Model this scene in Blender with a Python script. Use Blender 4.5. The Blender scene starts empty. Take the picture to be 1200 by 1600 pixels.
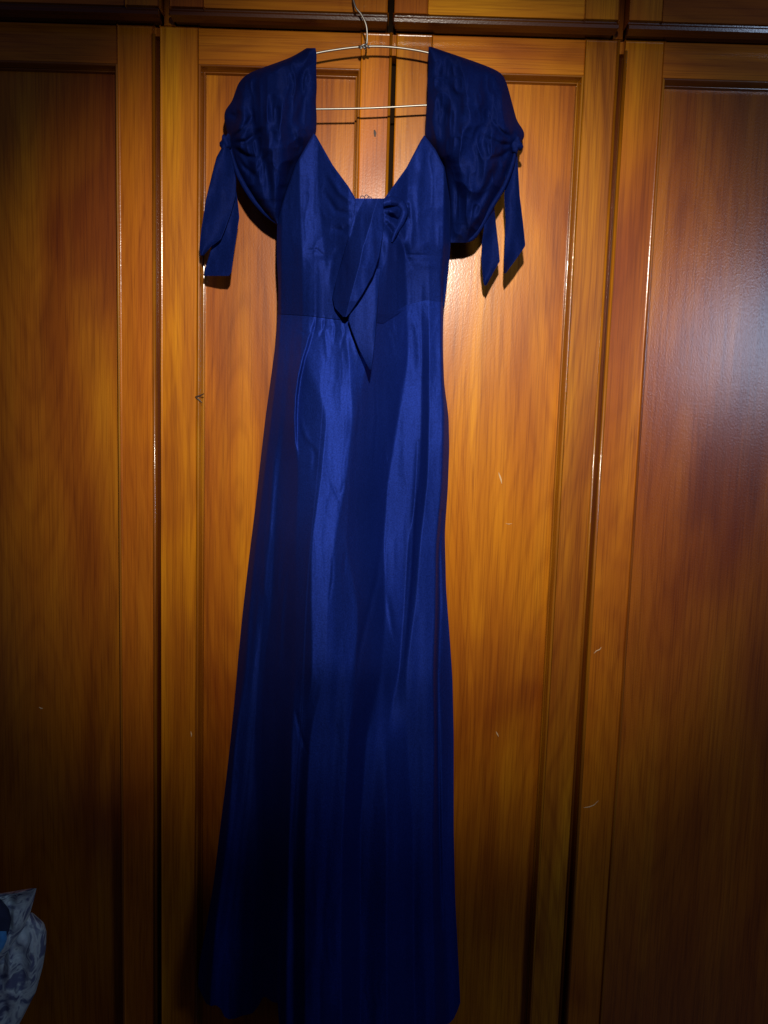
import bpy, bmesh, math, random
import numpy as np
from mathutils import Vector, Matrix

random.seed(7)
scene = bpy.context.scene
C = scene.collection

# ------------------------------------------------------------------ camera
CAM_D, CAM_H = 1.25, 1.20          # metres in front of the doors, height above the floor
PITCH, ROLL = math.radians(6.3), math.radians(1.75)
F = 1200.0                         # focal length in photo pixels (photo is 1200 x 1600)
fwd = Vector((0, math.cos(PITCH), -math.sin(PITCH)))
up0 = Vector((0, math.sin(PITCH), math.cos(PITCH)))
rt0 = Vector((1, 0, 0))
rgt = rt0 * math.cos(ROLL) + up0 * math.sin(ROLL)
upv = up0 * math.cos(ROLL) - rt0 * math.sin(ROLL)
cam_data = bpy.data.cameras.new('camera')
cam = bpy.data.objects.new('camera', cam_data)
C.objects.link(cam)
cam.matrix_world = Matrix((
    (rgt.x, upv.x, -fwd.x, 0.0),
    (rgt.y, upv.y, -fwd.y, -CAM_D),
    (rgt.z, upv.z, -fwd.z, CAM_H),
    (0, 0, 0, 1)))
cam_data.sensor_fit = 'VERTICAL'
cam_data.sensor_height = 36.0
cam_data.sensor_width = 27.0
cam_data.lens = 36.0 * F / 1600.0
cam_data.clip_start = 0.02
cam_data.clip_end = 50
scene.camera = cam


def at(px, py, h=0.0):
    """point on the plane h metres in front of the doors seen at photo pixel (px, py)"""
    d = fwd + rgt * ((px - 600.0) / F) + upv * ((800.0 - py) / F)
    t = (CAM_D - h) / d.y
    return Vector((d.x * t, -h, CAM_H + d.z * t))


def at_np(px, py, h):
    a = (px - 600.0) / F
    b = (800.0 - py) / F
    dx = fwd.x + rgt.x * a + upv.x * b
    dy = fwd.y + rgt.y * a + upv.y * b
    dz = fwd.z + rgt.z * a + upv.z * b
    t = (CAM_D - h) / dy
    return np.stack([dx * t, -h + 0 * t, CAM_H + dz * t], axis=-1)


# ------------------------------------------------------------------ world, lamps, exposure
world = bpy.data.worlds.new('World')
scene.world = world
world.use_nodes = True
bg = world.node_tree.nodes['Background']
bg.inputs['Color'].default_value = (0.52, 0.46, 0.92, 1)
bg.inputs['Strength'].default_value = 0.040


def lamp(name, kind, loc, target, energy, color):
    d = bpy.data.lights.new(name, kind)
    d.energy = energy
    d.color = color
    o = bpy.data.objects.new(name, d)
    C.objects.link(o)
    o.location = loc
    o.rotation_euler = (Vector(target) - Vector(loc)).to_track_quat('-Z', 'Y').to_euler()
    return d, o


# the hand lamp held above the camera, beam aimed at the upper half of the dress
torch, torch_o = lamp('torch_light', 'SPOT', (0.03, -1.16, CAM_H + 0.50), at(620, 575, 0), 96.0, (1.0, 0.93, 0.80))
torch.spot_size = math.radians(62.5)
torch.spot_blend = 1.0
torch_o.scale = (1.08, 1.0, 1.0)      # lamp with a wide oval beam
torch.shadow_soft_size = 0.022
# cool glow of the room's window, seen as a sheen in the varnish at the right
pw_ = at(1196, 535, 0)
win, _ = lamp('window_light', 'AREA', (pw_.x * 2.1, -CAM_D * 1.1, pw_.z + (pw_.z - CAM_H) * 1.1), pw_, 6.0, (0.52, 0.70, 1.0))
win.shape = 'RECTANGLE'
win.size = 0.32
win.size_y = 0.32

scene.view_settings.view_transform = 'Standard'
scene.view_settings.look = 'None'
scene.view_settings.exposure = 0.0
scene.view_settings.gamma = 1.0
scene.view_settings.use_curve_mapping = False
scene.render.engine = 'CYCLES'
scene.cycles.use_denoising = True


# ------------------------------------------------------------------ materials
def new_mat(name):
    m = bpy.data.materials.new(name)
    m.use_nodes = True
    nt = m.node_tree
    b = nt.nodes['Principled BSDF']
    return m, nt, b


def node(nt, kind, **kw):
    n = nt.nodes.new(kind)
    for k, v in kw.items():
        setattr(n, k, v)
    return n


def ramp(nt, src, stops, interp='LINEAR'):
    r = node(nt, 'ShaderNodeValToRGB')
    r.color_ramp.interpolation = interp
    els = r.color_ramp.elements
    while len(els) < len(stops):
        els.new(0.5)
    for e, (p, c) in zip(els, stops):
        e.position = p
        e.color = (c[0], c[1], c[2], 1) if len(c) == 3 else c
    nt.links.new(src, r.inputs[0])
    return r.outputs[0]


def mixc(nt, fac, a, b, mode='MIX'):
    m = node(nt, 'ShaderNodeMix', data_type='RGBA', blend_type=mode)
    for s, v in ((m.inputs['Factor'], fac), (m.inputs['A'], a), (m.inputs['B'], b)):
        pass
    for idx, v in ((0, fac), (6, a), (7, b)):
        s = m.inputs[idx]
        if isinstance(v, (int, float)):
            s.default_value = v
        elif isinstance(v, tuple):
            s.default_value = (*v, 1) if len(v) == 3 else v
        else:
            nt.links.new(v, s)
    return m.outputs[2]


def wood(name, horizontal=False, tone=(1.02, 0.79, 0.8), coat=0.55, figure=1.0, coat_rough=0.19, peel=1.0):
    m, nt, b = new_mat(name)
    L = nt.links.new
    tc = node(nt, 'ShaderNodeTexCoord')
    oi = node(nt, 'ShaderNodeObjectInfo')
    off = node(nt, 'ShaderNodeCombineXYZ')
    mul = node(nt, 'ShaderNodeMath', operation='MULTIPLY')
    mul.inputs[1].default_value = 37.0
    L(oi.outputs['Random'], mul.inputs[0])
    for k in range(3):
        L(mul.outputs[0], off.inputs[k])
    add = node(nt, 'ShaderNodeVectorMath', operation='ADD')
    L(tc.outputs['Object'], add.inputs[0])
    L(off.outputs[0], add.inputs[1])

    def mapped(sx, sy, sz):
        mp = node(nt, 'ShaderNodeMapping')
        s = (sz, sy, sx) if horizontal else (sx, sy, sz)
        mp.inputs['Scale'].default_value = s
        L(add.outputs[0], mp.inputs['Vector'])
        return mp.outputs[0]

    def noise(vec, detail=4, rough=0.55, dist=0.0, scale=1.0):
        n = node(nt, 'ShaderNodeTexNoise')
        n.inputs['Scale'].default_value = scale
        n.inputs['Detail'].default_value = detail
        n.inputs['Roughness'].default_value = rough
        n.inputs['Distortion'].default_value = dist
        L(vec, n.inputs['Vector'])
        return n.outputs['Fac']

    # broad vertical figure
    g1 = noise(mapped(16, 16, 1.3), 5, 0.55, 0.6)
    base = ramp(nt, g1, [(0.26, (0.290, 0.092, 0.0032)), (0.42, (0.370, 0.130, 0.0045)),
                         (0.56, (0.430, 0.168, 0.0060)), (0.74, (0.510, 0.230, 0.0090))])
    # growth rings, long cathedral arches
    wv = node(nt, 'ShaderNodeTexWave', wave_type='BANDS', bands_direction='Z' if horizontal else 'X', wave_profile='SAW')
    wv.inputs['Scale'].default_value = 8.0
    wv.inputs['Distortion'].default_value = 9.0
    wv.inputs['Detail'].default_value = 2.0
    wv.inputs['Detail Scale'].default_value = 0.9
    L(mapped(1.7, 1.7, 0.22), wv.inputs['Vector'])
    rings = ramp(nt, wv.outputs['Fac'], [(0.0, (0.74, 0.66, 0.55)), (0.35, (1, 1, 1)), (0.8, (1, 1, 1)), (1.0, (0.80, 0.72, 0.62))])
    c1 = mixc(nt, 0.16 * figure, base, rings, 'MULTIPLY')
    # growth rings cut by the saw: long narrow arches
    sx = node(nt, 'ShaderNodeSeparateXYZ')
    L(tc.outputs['Object'], sx.inputs[0])

    def mth(op, a, b_=None, c_=None):
        n = node(nt, 'ShaderNodeMath', operation=op)
        for k, v in enumerate((a, b_, c_)):
            if v is None:
                continue
            if isinstance(v, (int, float)):
                n.inputs[k].default_value = v
            else:
                L(v, n.inputs[k])
        return n.outputs[0]
    across, along = (sx.outputs[2], sx.outputs[0]) if horizontal else (sx.outputs[0], sx.outputs[2])
    rnd = oi.outputs['Random']
    wob = noise(mapped(3.2, 3.2, 1.1), 2, 0.5)
    wob2 = noise(mapped(26, 26, 2.6), 2, 0.5)
    ax = mth('PINGPONG', mth('MULTIPLY_ADD', rnd, 7.3, mth('MULTIPLY_ADD', wob, 0.10, across)), 0.13)
    az = mth('PINGPONG', mth('MULTIPLY_ADD', rnd, 11.7, along), 0.85)
    az = mth('MULTIPLY', mth('ADD', az, 0.12), 0.115)
    rr_ = mth('SQRT', mth('ADD', mth('MULTIPLY', ax, ax), mth('MULTIPLY', az, az)))
    ph = mth('MULTIPLY_ADD', rr_, 560.0, mth('MULTIPLY', wob2, 3.4))
    sn = mth('MULTIPLY_ADD', mth('SINE', ph), 0.5, 0.5)
    arch = ramp(nt, sn, [(0.0, (0.70, 0.60, 0.50)), (0.22, (0.93, 0.90, 0.86)), (0.6, (1.04, 1.04, 1.0)), (1.0, (1.0, 1.0, 1.0))])
    c1 = mixc(nt, 0.24 * figure, c1, arch, 'MULTIPLY')
    # flame figure, golden tongues
    fm = noise(mapped(9, 9, 1.1), 3, 0.55, 1.8)
    fmc = ramp(nt, fm, [(0.30, (0.62, 0.52, 0.46)), (0.47, (0.95, 0.92, 0.9)), (0.58, (1.05, 1.08, 1.0)), (0.68, (1.22, 1.34, 1.2))])
    c1 = mixc(nt, 0.5 * figure, c1, fmc, 'MULTIPLY')
    # fine fibre
    fib = noise(mapped(430, 430, 7), 3, 0.65)
    fibc = ramp(nt, fib, [(0.34, (0.52, 0.43, 0.36)), (0.54, (1.0, 1.0, 1.0))])
    c2 = mixc(nt, 0.6, c1, fibc, 'MULTIPLY')
    # smoky patches in the old varnish
    bl = noise(mapped(5.0, 5.0, 1.7), 3, 0.5, 0.8)
    blc = ramp(nt, bl, [(0.32, (0.60, 0.42, 0.32)), (0.50, (0.96, 0.92, 0.9)), (0.66, (1.20, 1.32, 1.0))])
    c3 = mixc(nt, 0.95, c2, blc, 'MULTIPLY')
    # short dark flecks
    fl = noise(mapped(55, 55, 9), 2, 0.5)
    flc = ramp(nt, fl, [(0.71, (1, 1, 1)), (0.82, (0.66, 0.56, 0.46))])
    c4 = mixc(nt, 0.8, c3, flc, 'MULTIPLY')
    # each board its own tone
    tn = node(nt, 'ShaderNodeMapRange')
    tn.inputs['To Min'].default_value = 0.84
    tn.inputs['To Max'].default_value = 1.14
    L(oi.outputs['Random'], tn.inputs['Value'])
    cmb = node(nt, 'ShaderNodeCombineColor')
    for k in range(3):
        mm = node(nt, 'ShaderNodeMath', operation='MULTIPLY')
        L(tn.outputs[0], mm.inputs[0])
        mm.inputs[1].default_value = tone[k]
        L(mm.outputs[0], cmb.inputs[k])
    c5 = mixc(nt, 1.0, c4, cmb.outputs[0], 'MULTIPLY')
    L(c5, b.inputs['Base Color'])
    rr = ramp(nt, bl, [(0.3, (0.46,) * 3), (0.7, (0.34,) * 3)])
    L(rr, b.inputs['Roughness'])
    b.inputs['Specular IOR Level'].default_value = 0.22
    b.inputs['Coat Weight'].default_value = coat
    b.inputs['Coat Roughness'].default_value = coat_rough
    # orange peel of brushed varnish + fibre relief
    pe = noise(mapped(520, 520, 300), 2, 0.6)
    ad = node(nt, 'ShaderNodeMath', operation='MULTIPLY_ADD')
    L(g1, ad.inputs[0])
    ad.inputs[1].default_value = 0.8
    L(pe, ad.inputs[2])
    bp = node(nt, 'ShaderNodeBump')
    bp.inputs['Strength'].default_value = 0.16 * peel
    bp.inputs['Distance'].default_value = 0.0007
    L(ad.outputs[0], bp.inputs['Height'])
    L(bp.outputs[0], b.inputs['Normal'])
    L(bp.outputs[0], b.inputs['Coat Normal'])
    return m


M = {}
M['wood_v'] = wood('varnished_wood', figure=0.8)
M['wood_h'] = wood('varnished_wood_cross', horizontal=True)
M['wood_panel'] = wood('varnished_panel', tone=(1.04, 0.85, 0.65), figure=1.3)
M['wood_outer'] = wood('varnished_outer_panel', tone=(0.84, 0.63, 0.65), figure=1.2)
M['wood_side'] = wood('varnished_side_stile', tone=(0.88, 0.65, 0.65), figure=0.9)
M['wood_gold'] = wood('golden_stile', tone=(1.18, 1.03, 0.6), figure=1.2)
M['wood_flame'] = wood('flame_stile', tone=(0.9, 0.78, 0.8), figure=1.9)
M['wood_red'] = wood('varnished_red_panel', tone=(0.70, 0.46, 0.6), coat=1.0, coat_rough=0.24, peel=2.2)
M['wood_trim_v'] = wood('varnished_trim', tone=(0.72, 0.62, 0.55), coat=0.9, coat_rough=0.15)
M['wood_trim_h'] = wood('varnished_trim_cross', horizontal=True, tone=(0.62, 0.5, 0.45), coat=0.8)
M['wood_dark'] = wood('darkened_trim', horizontal=True, tone=(0.22, 0.13, 0.12), coat=0.9)  # shade under the upper doors put into the trim colour
m, nt, b = new_mat('gap_shade')  # shade inside the door gaps put into a near-black colour
b.inputs['Base Color'].default_value = (0.012, 0.006, 0.003, 1)
b.inputs['Roughness'].default_value = 0.9
b.inputs['Specular IOR Level'].default_value = 0.05
M['gap'] = m
M['gap_brown'] = wood('brown_gap_shade', tone=(0.25, 0.14, 0.12), coat=0.0)  # gap shade again, as a browner colour for the outer gaps


def satin(name='blue_satin', dim=1.02, metal=0.46, rough=0.63):
    m, nt, b = new_mat(name)
    L = nt.links.new
    tc = node(nt, 'ShaderNodeTexCoord')
    n1 = node(nt, 'ShaderNodeTexNoise')
    n1.inputs['Scale'].default_value = 520
    n1.inputs['Detail'].default_value = 2
    L(tc.outputs['Object'], n1.inputs['Vector'])
    n2 = node(nt, 'ShaderNodeTexNoise')
    n2.inputs['Scale'].default_value = 9
    n2.inputs['Detail'].default_value = 4
    L(tc.outputs['Object'], n2.inputs['Vector'])
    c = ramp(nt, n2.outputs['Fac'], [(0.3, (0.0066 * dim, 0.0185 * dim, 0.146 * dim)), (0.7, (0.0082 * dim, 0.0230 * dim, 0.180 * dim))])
    f = ramp(nt, n1.outputs['Fac'], [(0.3, (0.62, 0.62, 0.66)), (0.7, (1.2, 1.2, 1.2))])
    L(mixc(nt, 0.8, c, f, 'MULTIPLY'), b.inputs['Base Color'])
    b.inputs['Metallic'].default_value = metal
    b.inputs['Roughness'].default_value = rough
    b.inputs['Anisotropic'].default_value = 0.6
    b.inputs['Anisotropic Rotation'].default_value = 0.25
    b.inputs['Specular IOR Level'].default_value = 0.04
    tg = node(nt, 'ShaderNodeTangent', direction_type='UV_MAP')
    tg.uv_map = 'UVMap'
    L(tg.outputs[0], b.inputs['Tangent'])
    bp = node(nt, 'ShaderNodeBump')
    bp.inputs['Strength'].default_value = 0.25
    bp.inputs['Distance'].default_value = 0.0006
    L(n1.outputs['Fac'], bp.inputs['Height'])
    L(bp.outputs[0], b.inputs['Normal'])
    return m


M['satin'] = satin()
M['bodice'] = satin('shaded_satin', 0.62, 0.42, 0.64)  # same satin as the skirt, the bodice's shade put into a darker colour
M['sleeve_cloth'] = satin('sleeve_navy', 0.37, 0.22, 0.75)      # darker, more matte copy of the dress cloth, for sleeves and ties
m, nt, b = new_mat('hanger_wire')
b.inputs['Base Color'].default_value = (0.34, 0.31, 0.27, 1)
b.inputs['Metallic'].default_value = 1.0
b.inputs['Roughness'].default_value = 0.45
M['wire'] = m
m, nt, b = new_mat('brass_peg')
b.inputs['Base Color'].default_value = (0.5, 0.33, 0.10, 1)
b.inputs['Metallic'].default_value = 1.0
b.inputs['Roughness'].default_value = 0.35
M['brass'] = m
m, nt, b = new_mat('scuffed_wood')
b.inputs['Base Color'].default_value = (0.62, 0.42, 0.22, 1)
b.inputs['Roughness'].default_value = 0.8
M['scuff'] = m
m, nt, b = new_mat('dark_knot')
b.inputs['Base Color'].default_value = (0.03, 0.012, 0.004, 1)
b.inputs['Roughness'].default_value = 0.6
M['knot'] = m
m, nt, b = new_mat('navy_thread')
b.inputs['Base Color'].default_value = (0.008, 0.012, 0.05, 1)
b.inputs['Roughness'].default_value = 0.8
M['thread'] = m
m, nt, b = new_mat('floor_boards')
b.inputs['Base Color'].default_value = (0.10, 0.06, 0.035, 1)
b.inputs['Roughness'].default_value = 0.5
M['floor'] = m


def print_cloth(name, stops, scale):
    m, nt, b = new_mat(name)
    tc = node(nt, 'ShaderNodeTexCoord')
    n = node(nt, 'ShaderNodeTexNoise')
    n.inputs['Scale'].default_value = scale
    n.inputs['Detail'].default_value = 3
    n.inputs['Distortion'].default_value = 1.2
    nt.links.new(tc.outputs['Object'], n.inputs['Vector'])
    c = ramp(nt, n.outputs['Fac'], stops)
    nt.links.new(c, b.inputs['Base Color'])
    b.inputs['Roughness'].default_value = 0.85
    return m


M['grey_print'] = print_cloth('grey_printed_cotton', [(0.38, (0.12, 0.14, 0.24)), (0.43, (0.42, 0.48, 0.54)),
                                                     (0.52, (0.66, 0.76, 0.74)), (0.56, (0.34, 0.40, 0.46)), (0.62, (0.16, 0.18, 0.30))], 26)
M['navy_print'] = print_cloth('navy_cotton', [(0.4, (0.015, 0.02, 0.05)), (0.6, (0.03, 0.04, 0.09))], 20)
M['sky_print'] = print_cloth('bright_blue_cotton', [(0.4, (0.05, 0.30, 0.75)), (0.6, (0.12, 0.45, 0.85))], 20)


# ------------------------------------------------------------------ helpers
def link(name, mesh, mat, parent=None):
    o = bpy.data.objects.new(name, mesh)
    C.objects.link(o)
    if mat is not None:
        mesh.materials.clear()
        mesh.materials.append(mat)
    if parent is not None:
        o.parent = parent
    return o


def empty(name, parent=None, label=None, cat=None, kind=None):
    o = bpy.data.objects.new(name, None)
    C.objects.link(o)
    o.empty_display_size = 0.05
    if parent is not None:
        o.parent = parent
    if label:
        o['label'] = label
    if cat:
        o['category'] = cat
    if kind:
        o['kind'] = kind
    return o


def obj_bm(name, bm, mat, parent=None, smooth=False):
    me = bpy.data.meshes.new(name)
    bmesh.ops.recalc_face_normals(bm, faces=bm.faces)
    bm.to_mesh(me)
    bm.free()
    if smooth:
        for p in me.polygons:
            p.use_smooth = True
    return link(name, me, mat, parent)


def box(name, x0, x1, h0, h1, z0, z1, mat, parent, bev=0.0, seg=2):
    """box between x0..x1, from h0 to h1 metres in front of the doors, z0..z1"""
    bm = bmesh.new()
    bmesh.ops.create_cube(bm, size=1.0)
    for v in bm.verts:
        v.co = Vector(((x0 + x1) / 2 + v.co.x * (x1 - x0), -((h0 + h1) / 2 + v.co.y * (h1 - h0)), (z0 + z1) / 2 + v.co.z * (z1 - z0)))
    if bev > 0:
        bmesh.ops.bevel(bm, geom=list(bm.edges), offset=bev, segments=seg, profile=0.5, affect='EDGES')
    return obj_bm(name, bm, mat, parent)


def prism(name, prof, p_of, n_ends, mat, parent, smooth=False):
    """profile list swept between two ends; p_of(end, a, b) gives the point"""
    bm = bmesh.new()
    rows = [[bm.verts.new(p_of(e, a, b_)) for a, b_ in prof] for e in range(n_ends)]
    n = len(prof)
    for e in range(n_ends - 1):
        for i in range(n):
            j = (i + 1) % n
            bm.faces.new((rows[e][i], rows[e][j], rows[e + 1][j], rows[e + 1][i]))
    bm.faces.new(rows[0])
    bm.faces.new(rows[-1])
    return obj_bm(name, bm, mat, parent, smooth)


MOULD = ([(0.0, -0.021), (0.0, 0.0004)]
         + [(0.0021 - 0.0021 * math.cos(t), 0.0006 + 0.0021 * math.sin(t)) for t in [math.pi * k / 10 for k in range(1, 10)]]
         + [(0.0043, -0.0012), (0.0046, -0.0040), (0.0052, -0.0070), (0.0062, -0.0095)]
         + [(0.0072 - 0.0012 * math.cos(t), -0.0112 + 0.0012 * math.sin(t)) for t in [math.pi * k / 6 for k in range(0, 7)]]
         + [(0.0088, -0.0148), (0.0090, -0.0210)])


def panel_moulding(x0, x1, z0, z1, parent):
    """four mitred mouldings round an opening x0..x1, z0..z1"""
    def top(e, a, h):
        return (x0 + a, -h, z1 - a) if e == 0 else (x1 - a, -h, z1 - a)

    def bot(e, a, h):
        return (x0 + a, -h, z0 + a) if e == 0 else (x1 - a, -h, z0 + a)

    def lef(e, a, h):
        return (x0 + a, -h, z0 + a) if e == 0 else (x0 + a, -h, z1 - a)

    def rig(e, a, h):
        return (x1 - a, -h, z0 + a) if e == 0 else (x1 - a, -h, z1 - a)
    for f, mt in ((top, 'wood_trim_h'), (bot, 'wood_trim_h'), (lef, 'wood_trim_v'), (rig, 'wood_trim_v')):
        prism('panel_moulding', MOULD, f, 2, M[mt], parent)


def tube(name, pts, r, mat, parent, sides=10, closed=False):
    """round wire through pts (smoothed with Catmull-Rom)"""
    P = [Vector(p) for p in pts]
    Q = []
    n = len(P)
    for i in range(n - 1):
        p0, p1, p2, p3 = P[max(i - 1, 0)], P[i], P[i + 1], P[min(i + 2, n - 1)]
        for k in range(6):
            t = k / 6
            Q.append(0.5 * ((2 * p1) + (p2 - p0) * t + (2 * p0 - 5 * p1 + 4 * p2 - p3) * t * t + (3 * p1 - p0 - 3 * p2 + p3) * t ** 3))
    Q.append(P[-1])
    bm = bmesh.new()
    rings = []
    nrm = None
    for i, q in enumerate(Q):
        tg = (Q[min(i + 1, len(Q) - 1)] - Q[max(i - 1, 0)]).normalized()
        if nrm is None:
            nrm = tg.orthogonal().normalized()
        nrm = (nrm - tg * nrm.dot(tg)).normalized()
        bi = tg.cross(nrm)
        rings.append([bm.verts.new(q + (nrm * math.cos(a) + bi * math.sin(a)) * r) for a in [2 * math.pi * k / sides for k in range(sides)]])
    for a, b_ in zip(rings, rings[1:]):
        for k in range(sides):
            bm.faces.new((a[k], a[(k + 1) % sides], b_[(k + 1) % sides], b_[k]))
    bm.faces.new(rings[0])
    bm.faces.new(rings[-1])
    return obj_bm(name, bm, mat, parent, True)


# ------------------------------------------------------------------ floor (just below the picture)
bm = bmesh.new()
for x, y in ((-1.6, -2.2), (1.6, -2.2), (1.6, 0.6), (-1.6, 0.6)):
    bm.verts.new((x, y, 0))
bm.faces.new(list(bm.verts))
fl = obj_bm('floor', bm, M['floor'])
fl['kind'] = 'structure'

# ------------------------------------------------------------------ wardrobe
ward = empty('wardrobe', None, 'large varnished orange wood wardrobe with panelled doors behind the blue dress', 'wardrobe')
Y0 = 400


def X(px, h=0.0):
    return at(px, Y0, h).x


def Zp(px, py, h=0.0):
    return at(px, py, h).z


z_low_top = Zp(300, 43.5, 0.0)
z_low_bot = 0.035
z_top = 2.16
xd = {1: (X(239) - 0.52, X(241.5)), 2: (X(251.5), X(602.0)), 3: (X(610), X(947)), 4: (X(957), X(957) + 0.52)}
cx0, cx1 = xd[1][0] - 0.02, xd[4][1] + 0.02
# carcass behind the doors
box('carcass', cx0, cx1, -0.50, -0.030, 0.0, z_top + 0.02, M['gap'], ward)
box('plinth', cx0, cx1, -0.0295, -0.004, 0.0, z_low_bot - 0.004, M['wood_dark'], ward, 0.002)


def panel_board(name, x0, x1, h0, h1, z0, z1, mat, parent):
    return box(name, x0, x1, h0, h1, z0, z1, mat, parent)


def make_door(k, pl, pr, ztop_open, mat_panel, sa='wood_v', sb='wood_v'):
    """framed door: two stiles, two rails, recessed panel and its mouldings"""
    x0, x1 = xd[k]
    d = empty('door', ward)
    zb, zt = z_low_bot, z_low_top
    z_ob = zb + 0.07
    box('stile', x0, pl, -0.028, 0.0, zb, zt, M[sa], d, 0.0022, 3)
    box('stile', pr, x1, -0.028, 0.0, zb, zt, M[sb], d, 0.0022, 3)
    box('rail', pl + 0.0004, pr - 0.0004, -0.028, -0.0006, ztop_open, zt, M['wood_h'], d, 0.0008, 1)
    box('rail', pl + 0.0004, pr - 0.0004, -0.028, -0.0006, zb, z_ob, M['wood_h'], d, 0.0008, 1)
    box('panel', pl - 0.004, pr + 0.004, -0.026, -0.0170, z_ob - 0.004, ztop_open + 0.004, mat_panel, d)
    panel_moulding(pl, pr, z_ob, ztop_open, d)
    return d


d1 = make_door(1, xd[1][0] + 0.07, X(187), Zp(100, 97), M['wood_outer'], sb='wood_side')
d2 = make_door(2, X(309), X(556.5), Zp(430, 103.5), M['wood_panel'], 'wood_gold')
d3 = make_door(3, X(664), X(897), Zp(850, 116), M['wood_panel'], 'wood_gold', 'wood_flame')
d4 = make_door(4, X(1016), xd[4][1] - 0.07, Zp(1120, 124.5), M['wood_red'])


def edge_bead(x, r, parent, z0, z1, mat='wood_trim_v'):
    prof = [(r * math.cos(a), r * math.sin(a)) for a in [math.pi * 2 * i / 12 for i in range(12)]]

    def p(e, a, b_):
        return (x + a, -(0.0005 + b_), z0 if e == 0 else z1)
    prism('edge_bead', prof, p, 2, M[mat], parent, True)


edge_bead(xd[1][1] - 0.0005, 0.0030, d1, z_low_bot, Zp(245, 54))
edge_bead(xd[2][1] - 0.0010, 0.0024, d2, z_low_bot, Zp(605, 52))
edge_bead(xd[3][1] - 0.0005, 0.0022, d3, z_low_bot, Zp(950, 64))
edge_bead(xd[4][0] + 0.0010, 0.0030, d4, z_low_bot, Zp(960, 80))
# strips closing the gaps between the doors: set back, recess shade in their colour, pale stop at their heads
for a, b_, px, py in ((1, 2, 246, 56), (2, 3, 608, 86), (3, 4, 975, 84)):
    xa, xb = xd[a][1], xd[b_][0]
    zs = Zp(px, py)
    box('frame_post', xa + 0.0004, xb - 0.0004, -0.0299, -0.027 if a == 2 else -0.014, z_low_bot, zs, M['gap' if a == 2 else 'gap_brown'], ward)
    box('door_stop', xa + 0.0004, xb - 0.0004, -0.0295, -0.0030, zs + 0.0003, z_low_top, M['wood_v'], ward, 0.0008)

# upper cupboards: doors stand proud, a dark bead and cove runs under each
H_UP = 0.030
zu = Zp(300, 11.5, H_UP)
ud = {1: (xd[1][0], X(250, 0) - 0.001), 2: (at(266, 20, 0.03).x, at(605.5, 20, 0.03).x), 3: (at(616, 25, 0.03).x, at(966, 35, 0.03).x), 4: (at(982, 40, 0.03).x, xd[4][1])}
ud[1] = (xd[1][0], at(248.5, 15, 0.03).x)
zc = Zp(300, 22, 0.034)
zend = z_low_top + 0.0015
COVE = [(-0.0285, zu - 0.0004), (H_UP - 0.004, zu - 0.0004), (H_UP - 0.005, zu - 0.0030), (H_UP + 0.0015, zu - 0.0050), (H_UP + 0.0045, zu - 0.0085),
        (H_UP + 0.0030, zu - 0.0125), (H_UP - 0.004, zu - 0.0140), (H_UP - 0.010, zu - 0.0165), (0.012, zend + 0.0035), (0.0015, zend + 0.0005), (-0.0285, zend)]
for k in (1, 2, 3, 4):
    x0, x1 = ud[k]
    d = empty('upper_door', ward)
    box('stile', x0, x0 + 0.05, -0.0285, H_UP, zu, z_top, M['wood_v'], d, 0.002)
    box('stile', x1 - 0.05, x1, -0.0285, H_UP, zu, z_top, M['wood_v'], d, 0.002)
    box('rail', x0 + 0.0503, x1 - 0.0503, -0.0285, H_UP - 0.0006, zu, zu + 0.075, M['wood_h'], d, 0.001)
    box('rail', x0 + 0.0503, x1 - 0.0503, -0.0285, H_UP - 0.0006, z_top - 0.06, z_top, M['wood_h'], d, 0.001)
    box('panel', x0 + 0.046, x1 - 0.046, -0.02, H_UP - 0.010, zu + 0.07, z_top - 0.055, M['wood_panel'], d)

    def pc(e, h, z, x0=x0, x1=x1):
        inset = max(0.0, (H_UP + 0.005 - h)) * 0.10
        return (x0 + inset if e == 0 else x1 - inset, -h, z)
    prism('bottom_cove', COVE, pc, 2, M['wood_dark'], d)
for a, b_, hh in ((1, 2, 0.004), (3, 4, 0.004)):
    box('frame_post', ud[a][1] + 0.0006, ud[b_][0] - 0.0006, -0.0285, hh, z_low_top + 0.0004, z_top, M['wood_v'], ward, 0.001)
box('frame_post', ud[2][1] + 0.0006, ud[3][0] - 0.0006, -0.0285, -0.004, z_low_top + 0.0004, z_top, M['gap'], ward)

# knocks and scuffs in the varnish
def sliver(name, pts, w, mat, parent, h=0.0006):
    bm = bmesh.new()
    n = len(pts)
    lo, hi, ri = [], [], []
    for i, (px, py, dp) in enumerate(pts):
        ww = w * math.sin(math.pi * (i + 0.35) / (n - 0.3))
        c = at(px, py, dp)
        q = at(pts[min(i + 1, n - 1)][0], pts[min(i + 1, n - 1)][1], dp) - at(pts[max(i - 1, 0)][0], pts[max(i - 1, 0)][1], dp)
        q.normalize()
        s = Vector((-q.z, 0, q.x))
        lo.append(bm.verts.new(c - s * ww))
        hi.append(bm.verts.new(c + s * ww))
        ri.append(bm.verts.new(c + Vector((0, -h, 0))))
    for i in range(n - 1):
        bm.faces.new((lo[i], lo[i + 1], ri[i + 1], ri[i]))
        bm.faces.new((ri[i], ri[i + 1], hi[i + 1], hi[i]))
    return obj_bm(name, bm, mat, parent)


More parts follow.
